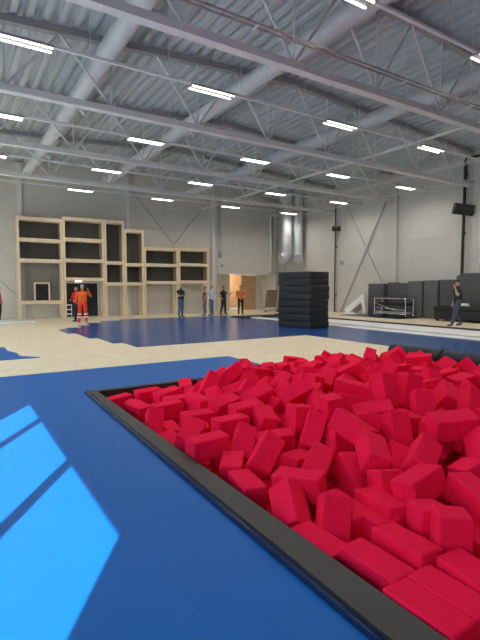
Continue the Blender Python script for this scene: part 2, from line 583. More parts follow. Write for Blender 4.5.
# ================================================================== ROOF STEEL
TRUSS_Y = [-1.03, 3.47, 7.97, 12.47, 16.97, 21.47]
BC = 6.36
tnames = ['over the near blue mat', 'over the near end of the foam pit', 'over the far edge of the foam pit', 'over the strand board strip', 'over the black mat stack', 'nearest the end wall']
def make_truss():
    r = thing('roof_truss', 'x', 'truss', (0, 0, 0), group='white roof trusses across the hall')
    x0, x1 = XL + 0.02, XR - 0.2
    MB().bar((x0, 0, chord_z(x0)), (RIDGE_X, 0, chord_z(RIDGE_X)), 0.2, 0.17).build('top_chord', 'steel_dark', r)
    MB().bar((RIDGE_X, 0, chord_z(RIDGE_X)), (x1, 0, chord_z(x1)), 0.2, 0.17).build('top_chord', 'steel_dark', r)
    MB().box((x0, -0.11, BC - 0.08), (x1, 0.11, BC + 0.08)).build('bottom_chord', 'steel', r)
    nn = 18
    step = (x1 - x0) / nn
    for k in range(nn):
        xa, xb = x0 + k * step, x0 + (k + 1) * step
        lo_first = (k % 2 == 0)
        p = (xa, 0, BC + 0.06 if not lo_first else chord_z(xa) - 0.06)
        q = (xb, 0, chord_z(xb) - 0.06 if not lo_first else BC + 0.06)
        MB().tube(p, q, 0.035, 6, caps=False).build('brace', 'steel', r)
    for k in range(1, nn, 2):
        xa = x0 + k * step
        MB().tube((xa, 0, BC + 0.06), (xa, 0, chord_z(xa) - 0.06), 0.022, 6, caps=False).build('post', 'steel', r)
    return r
tr0 = make_truss()
for k, y in enumerate(TRUSS_Y):
    t = tr0 if k == 0 else copy_tree(tr0)
    t.location = (0, y, 0)
    t['label'] = 'white steel roof truss spanning the hall ' + tnames[k]

# ventilation ducts along the hall, below the deck
for x, r, lab in ((3.5, 0.24, 'round grey ventilation duct under the roof, above the timber frames'), (7.4, 0.24, 'round grey ventilation duct under the roof, between two other ducts'), (12.5, 0.23, 'round grey ventilation duct under the roof, nearest the right wall')):
    d = thing('ventilation_duct', lab, 'duct', (x, 10, 7.42), group='round ducts under the roof')
    y, k = YB + 0.1, 0
    while y < YF - 1.4:
        y2 = min(y + 3.0, YF - 1.2)
        sec = MB().tube((x, y, 7.42), (x, y2 - 0.01, 7.42), r, 20, caps=False).build('duct_section', 'duct', d, world=True)
        col = MB().tube((x, y2 - 0.05, 7.42), (x, y2 + 0.03, 7.42), r + 0.012, 20, caps=False)
        child('joint_ring', col.mesh('joint_ring', 'duct', d.matrix_basis.inverted()), sec)
        if k % 2 == 1:
            sp = MB().tube((x, y + 1.2, 7.42), (x + 0.34, y + 1.2, 7.22), 0.1, 12).tube((x + 0.30, y + 1.2, 7.24), (x + 0.36, y + 1.2, 7.205), 0.13, 12)
            child('air_nozzle', sp.mesh('air_nozzle', 'duct', d.matrix_basis.inverted()), sec)
        y, k = y2, k + 1
    MB().tube((x, YF - 1.2, 7.42), (x, YF - 1.17, 7.42), r, 20).build('end_cap', 'duct', d, world=True)

# cable trays with lamps, one row per bay
ROWS = [1.2, 5.7, 10.2, 14.7, 19.2, 23.7]
LX = [1.35, 5.65, 10.0, 14.35, 18.8]
LZ = 6.42
rn = ['above the near foam blocks', 'above the far foam blocks', 'above the strip of strand board', 'above the black mat stack', 'above the far blue mat', 'nearest the end wall']
def make_lamp():
    r = thing('ceiling_light', 'x', 'ceiling light', (0, 0, 0), group='twin tube lights hung in rows')
    MB().box((-0.60, -0.13, 0.03), (0.60, 0.13, 0.075)).build('housing', 'steel_dark', r)
    for s in (-1, 1):
        MB().bevbox((-0.59, s * 0.095 - 0.016, 0.002), (0.59, s * 0.095 + 0.016, 0.03), 0.008, 2).build('tube', 'tube', r)
    return r
lamp0 = make_lamp()
first = True
for y, nm in zip(ROWS, rn):
    t = thing('cable_tray', 'thin white light rail hung across the hall ' + nm, 'light rail', (9, y, LZ + 0.075), group='light rails')
    MB().box((XL + 0.02, y - 0.035, LZ + 0.076), (XR - 0.19, y + 0.035, LZ + 0.13)).build('rail', 'tray', t, world=True)
    for x in (-1.2, 0.9, 2.7, 4.5, 6.5, 8.6, 10.8, 13.0, 15.2, 17.4, 19.6):
        MB().tube((x, y, LZ + 0.13), (x, y, deck_z(x) + 0.01), 0.008, 5, caps=False).build('hanger_rod', 'steel', t, world=True)
    for x in LX:
        if y > 23 and x < 2:
            continue
        o = lamp0 if first else copy_tree(lamp0)
        first = False
        o.location = (x, y, LZ)
        pd = bpy.data.lights.new('lamp_light', 'SPOT')
        pd.energy = LAMP_WATTS
        pd.color = (1.0, 0.94, 0.85)
        pd.spot_size = math.radians(172)
        pd.spot_blend = 0.9
        pd.shadow_soft_size = 0.03
        po = bpy.data.objects.new('lamp_light', pd)
        C.objects.link(po)
        po.parent = o
        po.location = (0, 0, -0.04)
        o['label'] = 'lit twin tube ceiling light in the row ' + nm

# pair of warm coloured pipes across the hall
p = thing('pipe_run', 'pair of brownish heating pipes hung under the roof', 'pipe', (9, 6.75, 6.1))
for dy in (-0.06, 0.06):
    MB().tube((XL, 6.75 + dy, 6.12), (XR - 0.2, 6.75 + dy, 6.12), 0.02, 8).build('pipe', 'copper', p, world=True)
for x in (-1.5, 1.2, 4.6, 8.5, 11.0, 13.4, 16.0, 18.7):
    MB().tube((x, 6.75, 6.08), (x, 6.75, deck_z(x) + 0.01), 0.008, 5, caps=False).build('hanger_rod', 'steel', p, world=True)
    MB().box((x - 0.02, 6.66, 6.07), (x + 0.02, 6.84, 6.09)).build('bracket', 'steel', p, world=True)
# pipes along the hall
p = thing('cable_tray', 'slim grey cable tray running along the hall under the roof', 'cable tray', (13.8, 12, 6.6))
MB().box((13.72, YB, 6.62), (13.88, YF - 0.05, 6.66)).build('rail', 'tray', p, world=True)
for y in np.arange(-5, 26, 2.25):
    MB().tube((13.8, y, 6.66), (13.8, y, deck_z(13.8) + 0.01), 0.008, 5, caps=False).build('hanger_rod', 'steel', p, world=True)
p = thing('water_pipe', 'thin pale pipe fixed along the upper right wall', 'pipe', (20.45, 14, 6.6))
MB().tube((20.42, 0, 6.6), (20.42, 23.8, 6.6), 0.03, 8).build('pipe', 'tray', p, world=True)
for y in np.arange(1.25, 23, 4.5):
    MB().box((20.40, y - 0.02, 6.56), (XR - 0.036, y + 0.02, 6.64)).build('bracket', 'steel', p, world=True)

# ================================================================== BLUE MATS (rolled floor covering, each strip a thing)
def floor_mat(poly, label, m='blue', za=-0.03, zb=0.0, group='blue floor mats'):
    return tag(MB().prism(poly, za, zb).build('floor_mat', m), label, 'floor mat', group)
g = 0.0006
floor_mat([(XL + 0.03, YB + 0.05), (-1.0 - g, YB + 0.05), (-1.0 - g, 9.29), (XL + 0.03, 9.29)], 'blue floor mat strip under the windows')
floor_mat([(-1.0 + g, YB + 0.05), (1.0 - g, YB + 0.05), (1.0 - g, 9.29), (-1.0 + g, 9.29)], 'blue floor mat strip crossed by the sun patch')
floor_mat([(1.0 + g, YB + 0.05), (pit_left(YB), YB + 0.05), (pit_left(7.08) - 0.004, 7.08), (pit_left(9.29), 9.29), (1.0 + g, 9.29)], 'narrow blue floor mat strip along the black pit border')
floor_mat([(pit_left(7.16) + 2 * g, 7.16), (5.545, 7.16), (5.545, 9.29), (pit_left(9.29) + 2 * g, 9.29)], 'blue floor mat between foam pit and strand boards')
steps_l = [(4.3, 12.1), (4.3, 13.3), (4.0, 13.3), (4.0, 15.0), (3.75, 15.0), (3.75, 17.0), (3.5, 17.0), (3.5, 18.6), (4.0, 19.4), (4.6, 19.4), (4.6, 20.4), (5.2, 20.4), (5.2, 21.6), (6.1, 21.6), (6.1, 22.6), (7.3, 22.6), (7.3, 23.2)]
floor_mat(list(reversed(steps_l)) + [(10.4, 12.1), (10.4, 23.2)], 'wide dark blue floor mat before the timber frames, with stepped edge', 'blue_far', -0.012, 0.0)
floor_mat([(10.403, 7.16), (13.6, 7.16), (13.6, 23.05), (10.403, 23.05)], 'dark blue floor mat under the black mat stack', 'blue_far')
floor_mat([(8.9, -2.0), (13.6, -2.0), (13.6, 7.15), (8.9, 7.15)], 'dark blue floor mat beyond the black roll', 'blue_far')
floor_mat([(XL + 0.03, 11.5), (1.72, 11.5), (1.35, 12.0), (1.35, 12.6), (1.2, 13.1), (1.2, 14.0), (0.9, 14.0), (0.9, 14.9), (XL + 0.03, 14.9)], 'small blue floor mat patch among strand boards, stepped edge', 'blue', -0.012, 0.0)
# white tracks
tag(MB().bevbox((14.75, 5.0, -0.03), (16.35, 19.3, 0.05), 0.02).build('tumbling_track', 'white'), 'broad white tumbling track beside the raised platform', 'gym track')
tag(MB().bevbox((13.75, 3.0, -0.03), (14.35, 21.5, 0.03), 0.015).build('tumbling_track', 'white'), 'narrow white track lying next to the blue mat', 'gym track')
floor_mat([(13.62, 3.0), (13.73, 3.0), (13.73, 21.5), (13.62, 21.5)], 'black joint strip beside the narrow white track', 'rubber', group=None)
floor_mat([(14.37, 3.0), (14.73, 3.0), (14.73, 21.5), (14.37, 21.5)], 'dark floor strip between the two white tracks', 'navy', group=None)
floor_mat([(16.37, 3.0), (16.54, 3.0), (16.54, 22.0), (16.37, 22.0)], 'dark floor strip along the platform edge', 'navy', group=None)
tag(MB().bevbox((13.3, 20.6, 0.0), (18.4, 21.9, 0.06), 0.015).build('landing_mat', 'mat_black'), 'thin black landing mat before the lobby opening', 'mat')
tag(MB().bevbox((18.4, 14.6, 0.10), (19.9, 18.6, 0.13), 0.01).build('landing_mat', 'navy'), 'thin navy mat in front of the upright grey mats', 'mat')

# ================================================================== FOAM PIT BORDER
bd = thing('pit_border', 'black padded border beam around the red foam pit', 'pit border', (1.8, 3.5, 0))
def border(poly, name, m, za, zb):
    return MB().prism(poly, za, zb).build(name, m, bd, world=True)
yl = PIT_YN
L = lambda y, o: (pit_left(y) + o, y)
YI = PIT_FL[1] - 0.06
border([L(yl, 0.03), (pit_in(yl), yl), (pit_in(YI), YI), L(PIT_FL[1] + 0.06, 0.03)], 'left_pad', 'black_vinyl', -0.26, BORDER_H)
border([L(yl, 0.002), L(yl, 0.0295), L(PIT_FL[1] + 0.06, 0.0295), L(PIT_FL[1] + 0.06, 0.002)], 'edge_strip', 'navy', -0.03, BORDER_H - 0.02)
border([(pit_in(YI), YI), (PIT_XR, PIT_FL[1] - 0.06), (PIT_XR, PIT_FL[1] + 0.06), L(PIT_FL[1] + 0.06, 0.035), L(PIT_FL[1] + 0.058, 0.04)], 'far_pad', 'black_vinyl', -0.26, BORDER_H - 0.02)
border([(8.45, yl), (8.85, yl), (8.85, 7.14), (8.45, 7.14)], 'side_pad', 'black_vinyl', -0.029, 0.03)
# rolled black mat on the far side pad
rl = thing('rolled_mat', 'long black rolled-up mat lying at the far side of the foam pit', 'rolled mat', (8.65, 4.2, 0.03))
sp = []
for k in range(70):
    a = k * 0.33
    r = 0.02 + 0.145 * k / 69
    sp.append((r * math.cos(a), r * math.sin(a)))
vs, fs = [], []
ny = 34
for j in range(ny + 1):
    y = -4.4 + 7.2 * j / ny
    wob = 1 + 0.05 * math.sin(j * 2.1) + 0.03 * math.sin(j * 5.3)
    for (x, z) in sp:
        vs.append((x * wob * 1.12, y, 0.157 + z * wob * 0.95))
for j in range(ny):
    for k in range(len(sp) - 1):
        q = j * len(sp) + k
        fs.append((q, q + len(sp), q + len(sp) + 1, q + 1))
MB().add(vs, fs, True).build('rolled_sheet', 'mat_black', rl)
for y in (-3.5, -1.0, 1.5):
    MB().path([(0.196 * math.cos(t * 0.4), y - 0.0, 0.157 + 0.172 * math.sin(t * 0.4)) for t in range(17)], 0.012, 6).build('strap', 'black', rl)

# ================================================================== FOAM BLOCKS
BLK = (0.40, 0.20, 0.20)
def smooth(t):
    t = min(1, max(0, t))
    return t * t * (3 - 2 * t)
def heap(x, y):
    u = x - pit_in(y)
    a = 0.34 * smooth((u - 0.15) / 2.2) * (1 - 0.35 * smooth((y - 4.6) / 2.2)) * (1 - 0.75 * smooth((x - 6.9) / 1.4))
    b = -0.06 * smooth((y - 4.8) / 1.5) * (1 - smooth((u - 0.2) / 2.5))
    return 0.03 + a + b + 0.03 * math.sin(2.3 * x + 1.1) * math.sin(2.9 * y)

Rcam = np.array(cam.rotation_euler.to_matrix())
def ray_heap(px, py, dz=0.0):
    d = Rcam @ np.array([px - 240, -(py - 320), -FPX])
    d = d / np.linalg.norm(d)
    t = 1.0
    while t < 14:
        p = np.array([0, 0, CAM_H]) + d * t
        if p[2] < heap(p[0], p[1]) + dz:
            return p
        t += 0.02
    return p
def rotm(yaw, tilt, roll):
    return np.array(Matrix.Rotation(math.radians(yaw), 3, 'Z') @ Matrix.Rotation(math.radians(-tilt), 3, 'Y') @ Matrix.Rotation(math.radians(roll), 3, 'X'))

# the blocks that can be told apart in the heap: where they lie, then yaw / tilt / roll
SEEN = [
    (372, 560, 90, 0, 0, 0), (429, 608, 91, 0, 2, 0), (452, 590, 90, 0, 0, 0), (413, 546, 85, -4, 4, .03), (465, 572, 84, 3, -3, .02),
    (458, 527, 20, 86, 30, .05), (436, 527, 25, 84, 40, .0), (418, 480, 5, 6, -12, .08), (372, 505, 80, -4, 2, 0), (360, 516, 80, -2, 0, -.02),
    (376, 482, 60, 70, 15, 0), (373, 452, 50, 12, 24, .05), (356, 432, 100, 20, 18, .03), (420, 455, 25, 14, 35, .02), (466, 488, 70, 8, 4, .06),
    (452, 428, -28, 4, 14, .08), (275, 497, 62, 22, 45, .08), (297, 486, -62, 6, 4, .09), (245, 480, 78, 0, 3, 0), (318, 534, 91, 0, -2, 0),
    (340, 525, 40, 55, 20, 0), (343, 506, 85, 3, 0, 0), (270, 453, 30, 26, 40, .05), (235, 461, 55, 0, 0, 0), (322, 465, 35, 10, 20, .06),
    (293, 447, 20, -8, 6, .02), (176, 432, 42, 14, 20, .12), (213, 441, 2, 2, 2, .10), (229, 419, 2, 0, 0, .06), (198, 414, 4, -2, 4, .04),
    (166, 405, 2, 3, 0, .05), (154, 421, 60, 50, 20, .02), (209, 381, 35, 40, 42, .12), (198, 399, 95, 4, 0, .04), (169, 392, 10, 8, 4, .03),
    (148, 391, 5, 2, 4, .02), (118, 398, 12, 4, 0, 0), (133, 403, 60, -8, 10, -.02), (293, 418, 35, 84, 45, .08), (275, 432, -30, 8, 6, .04),
    (265, 413, 70, 10, 12, .03), (247, 406, 0, 4, 8, .03), (300, 392, -20, 26, 38, .06), (249, 442, 45, 34, 25, .03), (351, 367, -45, 28, 10, .08),
    (334, 360, 0, 6, 20, .07), (370, 354, 40, 24, 18, .06), (385, 385, 60, 62, 25, .14), (327, 376, 35, 24, 10, .03), (375, 408, -38, 10, 22, .06),
    (362, 428, 55, 66, 10, .05), (340, 430, 50, 30, 28, .02), (318, 397, 60, 20, 30, .02), (343, 406, 20, 72, 30, 0), (407, 385, 10, 66, 60, .14),
    (422, 404, 50, 60, 5, .05), (447, 391, 40, 16, 34, .06), (471, 400, 30, 40, 40, .06), (406, 353, -40, 24, 12, .06), (445, 364, 10, 14, 26, .06),
    (432, 380, 50, 50, 20, .05), (460, 378, 0, 6, 8, .04), (396, 428, 60, 62, 12, .03), (478, 440, 40, 20, 40, .05), (436, 440, 20, 5, 30, 0),
    (310, 430, 30, 40, 20, .03), (224, 400, 15, 6, 18, .03), (258, 392, 5, 16, 20, .04), (280, 380, 30, 20, 14, .04), (345, 466, 75, 30, 10, 0),
    (400, 500, 60, 4, 0, -.04), (472, 545, 95, 10, 0, -.05), (395, 457, 40, 30, 30, .0),
]
cen, rot, wgt = [], [], []
for (px, py, yw, ti, ro, dz) in SEEN:
    p = ray_heap(px, py, dz)
    R_ = rotm(yw, ti, ro)
    cen.append(p - np.array([0, 0, 0.07]))
    rot.append(R_)
    wgt.append(0.12)
# the rest of the heap, loosely scattered between them
rnd = random.Random(11)
def add_fill(target, mind):
    tries = 0
    while len(cen) < target and tries < 9000:
        tries += 1
        y = rnd.uniform(0.35, 6.75)
        xmin = pit_in(y) + 0.13
        xmax = min(8.2, 1.86 * y + 0.9)
        x = rnd.uniform(xmin, 8.2)
        if x > xmax:
            continue
        h = heap(x, y)
        c = np.array([x, y, h - 0.13 + rnd.uniform(-0.07, 0.03)])
        if min(np.linalg.norm(c - q) / (1.12 if k_ < len(SEEN) else 1.0) for k_, q in enumerate(cen)) < mind:
            continue
        u = x - xmin
        k = rnd.random()
        if u < 0.35:
            e = (90 + rnd.uniform(-12, 12), rnd.uniform(-5, 5), rnd.uniform(-6, 6))
        elif k < 0.35:
            e = (rnd.uniform(0, 180), rnd.uniform(-12, 12), rnd.uniform(-12, 12))
        elif k < 0.85:
            e = (rnd.uniform(0, 360), rnd.uniform(12, 42), rnd.uniform(-45, 45))
        else:
            e = (rnd.uniform(0, 360), rnd.uniform(60, 88), rnd.uniform(-45, 45))
        cen.append(c)
        rot.append(rotm(*e))
        wgt.append(1.0)
add_fill(300, 0.265)
add_fill(300, 0.235)
NB = len(cen)
cen, rot, wgt = np.array(cen), np.array(rot), np.array(wgt)
home = cen.copy()
hs = np.array(BLK) / 2
# push overlapping blocks apart (separating-axis test on their faces), loosely tied to where they belong
for it in range(70):
    d = cen[None] - cen[:, None]
    ii, jj = np.where(np.triu((d ** 2).sum(-1) < 0.49 ** 2, 1))
    if len(ii) == 0:
        break
    dv = cen[jj] - cen[ii]
    best = np.full(len(ii), 9.0)
    bax = np.zeros((len(ii), 3))
    for src in (ii, jj):
        for k in range(3):
            ax = rot[src][:, :, k]
            ra = (np.abs(np.einsum('nij,ni->nj', rot[ii], ax)) * hs).sum(1)
            rb = (np.abs(np.einsum('nij,ni->nj', rot[jj], ax)) * hs).sum(1)
            s = np.einsum('ni,ni->n', dv, ax)
            ov = ra + rb - np.abs(s)
            m_ = ov < best
            best[m_] = ov[m_]
            bax[m_] = (ax * np.where(s >= 0, 1, -1)[:, None])[m_]
    pen = np.clip(best - 0.004, 0, None)
    mv = bax * (0.5 * pen)[:, None]
    wi, wj = wgt[ii], wgt[jj]
    tot = wi + wj
    np.add.at(cen, ii, -mv * (wi / tot)[:, None] * 0.9)
    np.add.at(cen, jj, mv * (wj / tot)[:, None] * 0.9)
    if it < 55:
        cen += (home - cen) * (np.where(wgt < 0.5, 0.08, 0.006))[:, None]
    # stay within the pit border
    ext = (np.abs(rot[:, 0, :]) * hs).sum(1)
    exy = (np.abs(rot[:, 1, :]) * hs).sum(1)
    for q in range(NB):
        lim = pit_in(cen[q, 1]) + ext[q] + 0.005
        if cen[q, 0] < lim and cen[q, 2] < 0.16:
            cen[q, 0] = lim
        if cen[q, 1] > 6.99 - exy[q] and cen[q, 2] < 0.2:
            cen[q, 1] = 6.99 - exy[q]
        if cen[q, 0] > 8.36 - ext[q]:
            cen[q, 0] = 8.36 - ext[q]
bm_src = [MB().bevbox((-0.2, -0.1, -0.1), (0.2, 0.1, 0.1), r, 2).mesh('foam_block', 'foam') for r in (0.010, 0.014)]
for me in bm_src:                         # flat big faces, soft edges
    for p in me.polygons:
        p.use_smooth = p.area < 0.012
for q in range(NB):
    o = bpy.data.objects.new('foam_block', bm_src[q % 2])
    C.objects.link(o)
    o.matrix_basis = Matrix.Translation(Vector(cen[q])) @ Matrix(rot[q].tolist()).to_4x4()
    up = abs(rot[q][2, 0])
    u = cen[q][0] - pit_in(cen[q][1])
    edge = min(abs(rot[q][2, 1]), abs(rot[q][2, 2]))
    along = abs(rot[q][1, 0]) > 0.8
    if up > 0.85:
        pose = 'standing on end'
    elif up > 0.3:
        pose = 'tipped corner up' if edge > 0.3 else 'leaning with one end raised'
    elif edge > 0.3:
        pose = 'balanced on its long edge'
    else:
        pose = 'lying flat along the border' if along else ('lying flat across the pit' if abs(rot[q][0, 0]) > 0.8 else 'lying flat and turned askew')
    if cen[q][1] > 6.0 and u < 1.4:
        where = 'in the far corner of the black border'
    elif u < 0.4:
        where = 'touching its black edge by the blue mat' if cen[q][1] > 2.6 else 'touching the near end of the black edge'
    elif cen[q][1] > 6.1:
        where = 'at the far border before the strand boards'
    elif cen[q][0] > 6.6:
        where = 'near the black rolled mat'
    elif u < 0.9:
        where = 'one row in from the black border'
    elif cen[q][2] > 0.25:
        where = 'on the crest of the heap'
    elif cen[q][2] > 0.15:
        where = 'high on the heap'
    else:
        where = 'in a dip of the heap'
    tag(o, 'red foam block %s %s' % (pose, where), 'foam block', 'red blocks filling the foam pit')
# deeper layers of the same blocks, mostly hidden
deep = MB()
rd = random.Random(5)
for layer in range(3):
    y = PIT_YN + 0.3
    while y < 6.85:
        x = pit_in(y) + 0.22
        while x < 8.25:
            zt = heap(x, y) - 0.36 - 0.27 * layer
            rm = (Matrix.Rotation(rd.uniform(0, 6.28), 3, 'Z') @ Matrix.Rotation(rd.uniform(-.25, .25), 3, 'Y'))
            deep.obox((x + rd.uniform(-.04, .04), y + rd.uniform(-.04, .04), zt + rd.uniform(-.03, .03)), (0.36, 0.2, 0.2), rm)
            x += 0.34
        y += 0.3
# outside the view the heap goes on as loose blocks too
y = PIT_YN + 0.25
while y < 3.6:
    x = max(pit_in(y) + 0.3, 1.86 * y + 1.25)
    while x < 8.2:
        rm = Matrix(rotm(rd.uniform(0, 360), rd.uniform(-25, 25), rd.uniform(-30, 30)).tolist())
        deep.obox((x, y, heap(x, y) - 0.12), BLK, rm)
        x += 0.36
    y += 0.3
dp = deep.build('foam_filling', 'foam')
tag(dp, 'mass of red foam blocks deeper down in the pit', 'foam blocks', kind='stuff')

# ================================================================== BLACK MAT STACK
sx, sy, rz = 12.41, 14.67, math.radians(7)
nmat, th = 8, 0.285
for k in range(nmat):
    jx, jy, jr = random.uniform(-.04, .04), random.uniform(-.04, .04), random.uniform(-.015, .015)
    o = thing('crash_mat', 'x', 'crash mat', (sx + jx, sy + jy, k * th), rz + jr, group='black crash mats piled up')
    pos = ['bottom', 'second from bottom', 'third from bottom', 'fourth from bottom', 'fourth from top', 'third from top', 'second from top', 'topmost'][k]
    o['label'] = 'thick black crash mat, %s of the tall stack on blue floor' % pos
    b = MB().bevbox((-0.57, -0.9, 0.004), (0.57, 0.9, th - 0.004), 0.03, 3)
    b.build('cover', 'mat_black', o)
    for s in (-1, 1):
        MB().path([(s * 0.25 - 0.09, -0.9, 0.13), (s * 0.25 - 0.07, -0.925, 0.13), (s * 0.25 + 0.07, -0.925, 0.13), (s * 0.25 + 0.09, -0.9, 0.13)], 0.012, 6).build('handle', 'black', o)
    sm = MB().box((-0.575, -0.905, 0.020), (0.575, 0.905, 0.028))
    sm.build('seam_piping', 'black', o)

# ================================================================== TIMBER FRAME UNITS ON THE END WALL
FY0, FY1 = 26.0, YF - 0.16
PW = 0.11
def frame_unit(x0, x1, top, levels, label, feet=0.0, nets=(), thin=(), low_rail=None, legs=True):
    """levels: heights of the horizontal rails (centre); nets: pairs of levels covered by dark net"""
    t = thing('timber_frame', label, 'timber frame', ((x0 + x1) / 2, FY0, 0), group='pale timber frame units along the end wall')
    for x in (x0 + PW / 2, x1 - PW / 2):
        for y in (FY0 + PW / 2, FY1 - PW / 2):
            MB().box((x - PW / 2, y - PW / 2, -0.012), (x + PW / 2, y + PW / 2, top)).build('post', 'wood', t, world=True)
    for z in levels:
        MB().box((x0 + PW, FY0 + 0.005, z - 0.09), (x1 - PW, FY0 + 0.10, z + 0.09)).build('front_rail', 'wood', t, world=True)
        MB().box((x0 + PW, FY1 - 0.10, z - 0.09), (x1 - PW, FY1 - 0.005, z + 0.09)).build('rear_rail', 'wood', t, world=True)
        for x in (x0, x1 - PW):
            MB().box((x + 0.005, FY0 + PW, z - 0.085), (x + PW - 0.005, FY1 - PW, z + 0.085)).build('side_rail', 'wood', t, world=True)
        if z > 1.5:
            MB().box((x0 + PW, FY0 + 0.10, z - 0.03), (x1 - PW, FY1 - 0.10, z - 0.01)).build('shelf_board', 'wood', t, world=True)
    lv = sorted(levels)
    for a, b in nets:
        MB().box((x0 + PW, FY1 - 0.13, a + 0.09), (x1 - PW, FY1 - 0.128, b - 0.09)).build('net', 'net', t, world=True)
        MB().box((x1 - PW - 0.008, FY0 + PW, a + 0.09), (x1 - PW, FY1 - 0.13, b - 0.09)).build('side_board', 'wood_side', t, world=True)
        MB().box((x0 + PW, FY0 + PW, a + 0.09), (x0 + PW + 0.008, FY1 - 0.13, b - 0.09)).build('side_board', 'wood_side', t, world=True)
    for a, b in thin:
        MB().box((x0 + PW, FY1 - 0.13, a + 0.09), (x1 - PW, FY1 - 0.128, b - 0.09)).build('net', 'net_thin', t, world=True)
    return t
frame_unit(2.98, 5.2, 5.30, [0.86, 3.05, 4.12, 5.21], 'timber frame unit around the dark square hatch', nets=[(4.12, 5.21), (3.05, 4.12)], thin=[(0.86, 3.05)])
frame_unit(5.22, 7.42, 5.45, [2.1, 3.12, 4.25, 5.36], 'timber frame unit above the black double door', nets=[(4.25, 5.36), (3.12, 4.25), (2.1, 3.12)])
frame_unit(7.44, 8.58, 5.45, [1.85, 3.05, 5.36], 'narrow tall timber frame unit beside the black double door', nets=[(3.05, 5.36), (1.85, 3.05)])
frame_unit(8.60, 9.76, 5.02, [1.86, 2.98, 4.93], 'narrow timber frame unit, lower than the one by the door', nets=[(2.98, 4.93), (1.86, 2.98)])
frame_unit(9.78, 11.98, 4.06, [1.95, 3.0, 3.97], 'low wide timber frame unit beside the narrow ones', nets=[(3.0, 3.97), (1.95, 3.0)])
frame_unit(12.0, 14.12, 4.12, [2.0, 3.08, 4.03], 'low wide timber frame unit nearest the lobby opening', nets=[(3.08, 4.03), (2.0, 3.08)])
# white trestle rack at the black door
t = thing('rack', 'small white tube rack standing by the black double door', 'rack', (5.50, 26.3, -0.012))
for x in (-0.14, 0.14):
    MB().tube((x, 0, 0), (x, 0, 0.72), 0.018, 6).build('upright', 'white', t)
for z in (0.2, 0.45, 0.7):
    MB().box((-0.14, -0.05, z - 0.03), (0.14, 0.05, z + 0.03)).build('shelf', 'white', t)
# white boards lying on the floor far left
tag(MB().bevbox((1.1, 22.9, -0.012), (3.3, 23.6, 0.10), 0.01).build('foam_sheet', 'tray'), 'white board lying on the floor near the person in red', 'board')
tag(MB().bevbox((1.0, 23.75, -0.012), (2.5, 24.3, 0.10), 0.01).build('foam_sheet', 'white'), 'thicker white board lying beside the timber frames', 'board')

# wall bits: bracing rods and conduits
def rod(p, q, r, label, m='steel_dark'):
    return tag(MB().tube(p, q, r, 6).build('brace_rod', m), label, 'brace rod')
rod((-0.2, YF - 0.07, 4.4), (3.1, YF - 0.07, 1.1), 0.018, 'thin diagonal brace rod on the end wall beside the frames')
rod((9.3, YF - 0.10, 7.4), (11.98, YF - 0.10, 4.4), 0.02, 'brace rod slanting down to the low timber frame')
rod((14.6, YF - 0.10, 7.4), (12.06, YF - 0.10, 4.4), 0.02, 'brace rod slanting up from the low timber frame')
rod((XR - 0.12, 17.3, 6.6), (XR - 0.12, 20.8, 0.1), 0.035, 'thick diagonal brace rod on the right wall')
rod((XR - 0.2, 20.4, 6.8), (XR - 0.2, 17.2, 1.4), 0.02, 'thin diagonal brace rod crossing the thick one')
t = thing('conduit', 'pair of thin conduits with a switch box on the end wall', 'conduit', (15.4, YF - 0.05, 3.0))
for x, za in ((15.3, 3.9), (15.45, 3.9)):
    MB().tube((x, YF - 0.06, za), (x, YF - 0.06, 7.8), 0.02, 6).build('pipe', 'steel_dark', t, world=True)
MB().bevbox((15.27, YF - 0.12, 3.65), (15.5, YF - 0.031, 4.0), 0.01).build('switch_box', 'steel_dark', t, world=True)
tag(MB().bevbox((15.5, YF - 0.10, 3.05), (15.65, YF - 0.031, 3.22), 0.015).build('alarm_box', 'steel_dark'), 'small grey alarm box above the lobby opening', 'alarm box')
tag(MB().path([(19.55, YF - 0.12, 2.75), (19.55, YF - 0.12, 6.6), (19.6, YF - 0.16, 6.75), (20.0, YF - 0.4, 6.8)], 0.07, 10).build('downpipe', 'tray'), 'pale vertical downpipe on the end wall by the corner', 'pipe')
MBj = MB().tube((19.95, YF - 0.1, 0.0), (19.95, YF - 0.1, 7.6), 0.05, 8)
tag(MBj.build('downpipe', 'steel'), 'grey slim pipe in the corner behind the silver ducts', 'pipe')

# two silver drop ducts in the corner
for (x, y, r, lab, (ex, ey)) in ((19.45, 24.75, 0.36, 'silver drop duct in the corner, the fuller one nearer the end wall', (-0.55, 0.12)), (20.12, 24.35, 0.31, 'silver drop duct in the corner, nearer the right wall', (-0.3, -0.42))):
    t = thing('drop_duct', lab, 'duct', (x, y, 3.3), group='silver drop ducts in the corner')
    MB().tube((x, y, 4.05), (x, y, deck_z(x + 0.5) + 0.01), r, 20, caps=False).build('riser', 'duct', t, world=True)
    MB().tube((x, y, 4.14), (x, y, 4.22), r + 0.015, 20).build('joint_ring', 'duct', t, world=True)
    pts = []
    for k in range(7):
        a = math.radians(k * 12)
        pts.append((x + ex * (1 - math.cos(a)), y + ey * (1 - math.cos(a)), 4.05 - 0.5 * math.sin(a)))
    MB().path(pts, r, 20).build('elbow', 'duct', t, world=True)

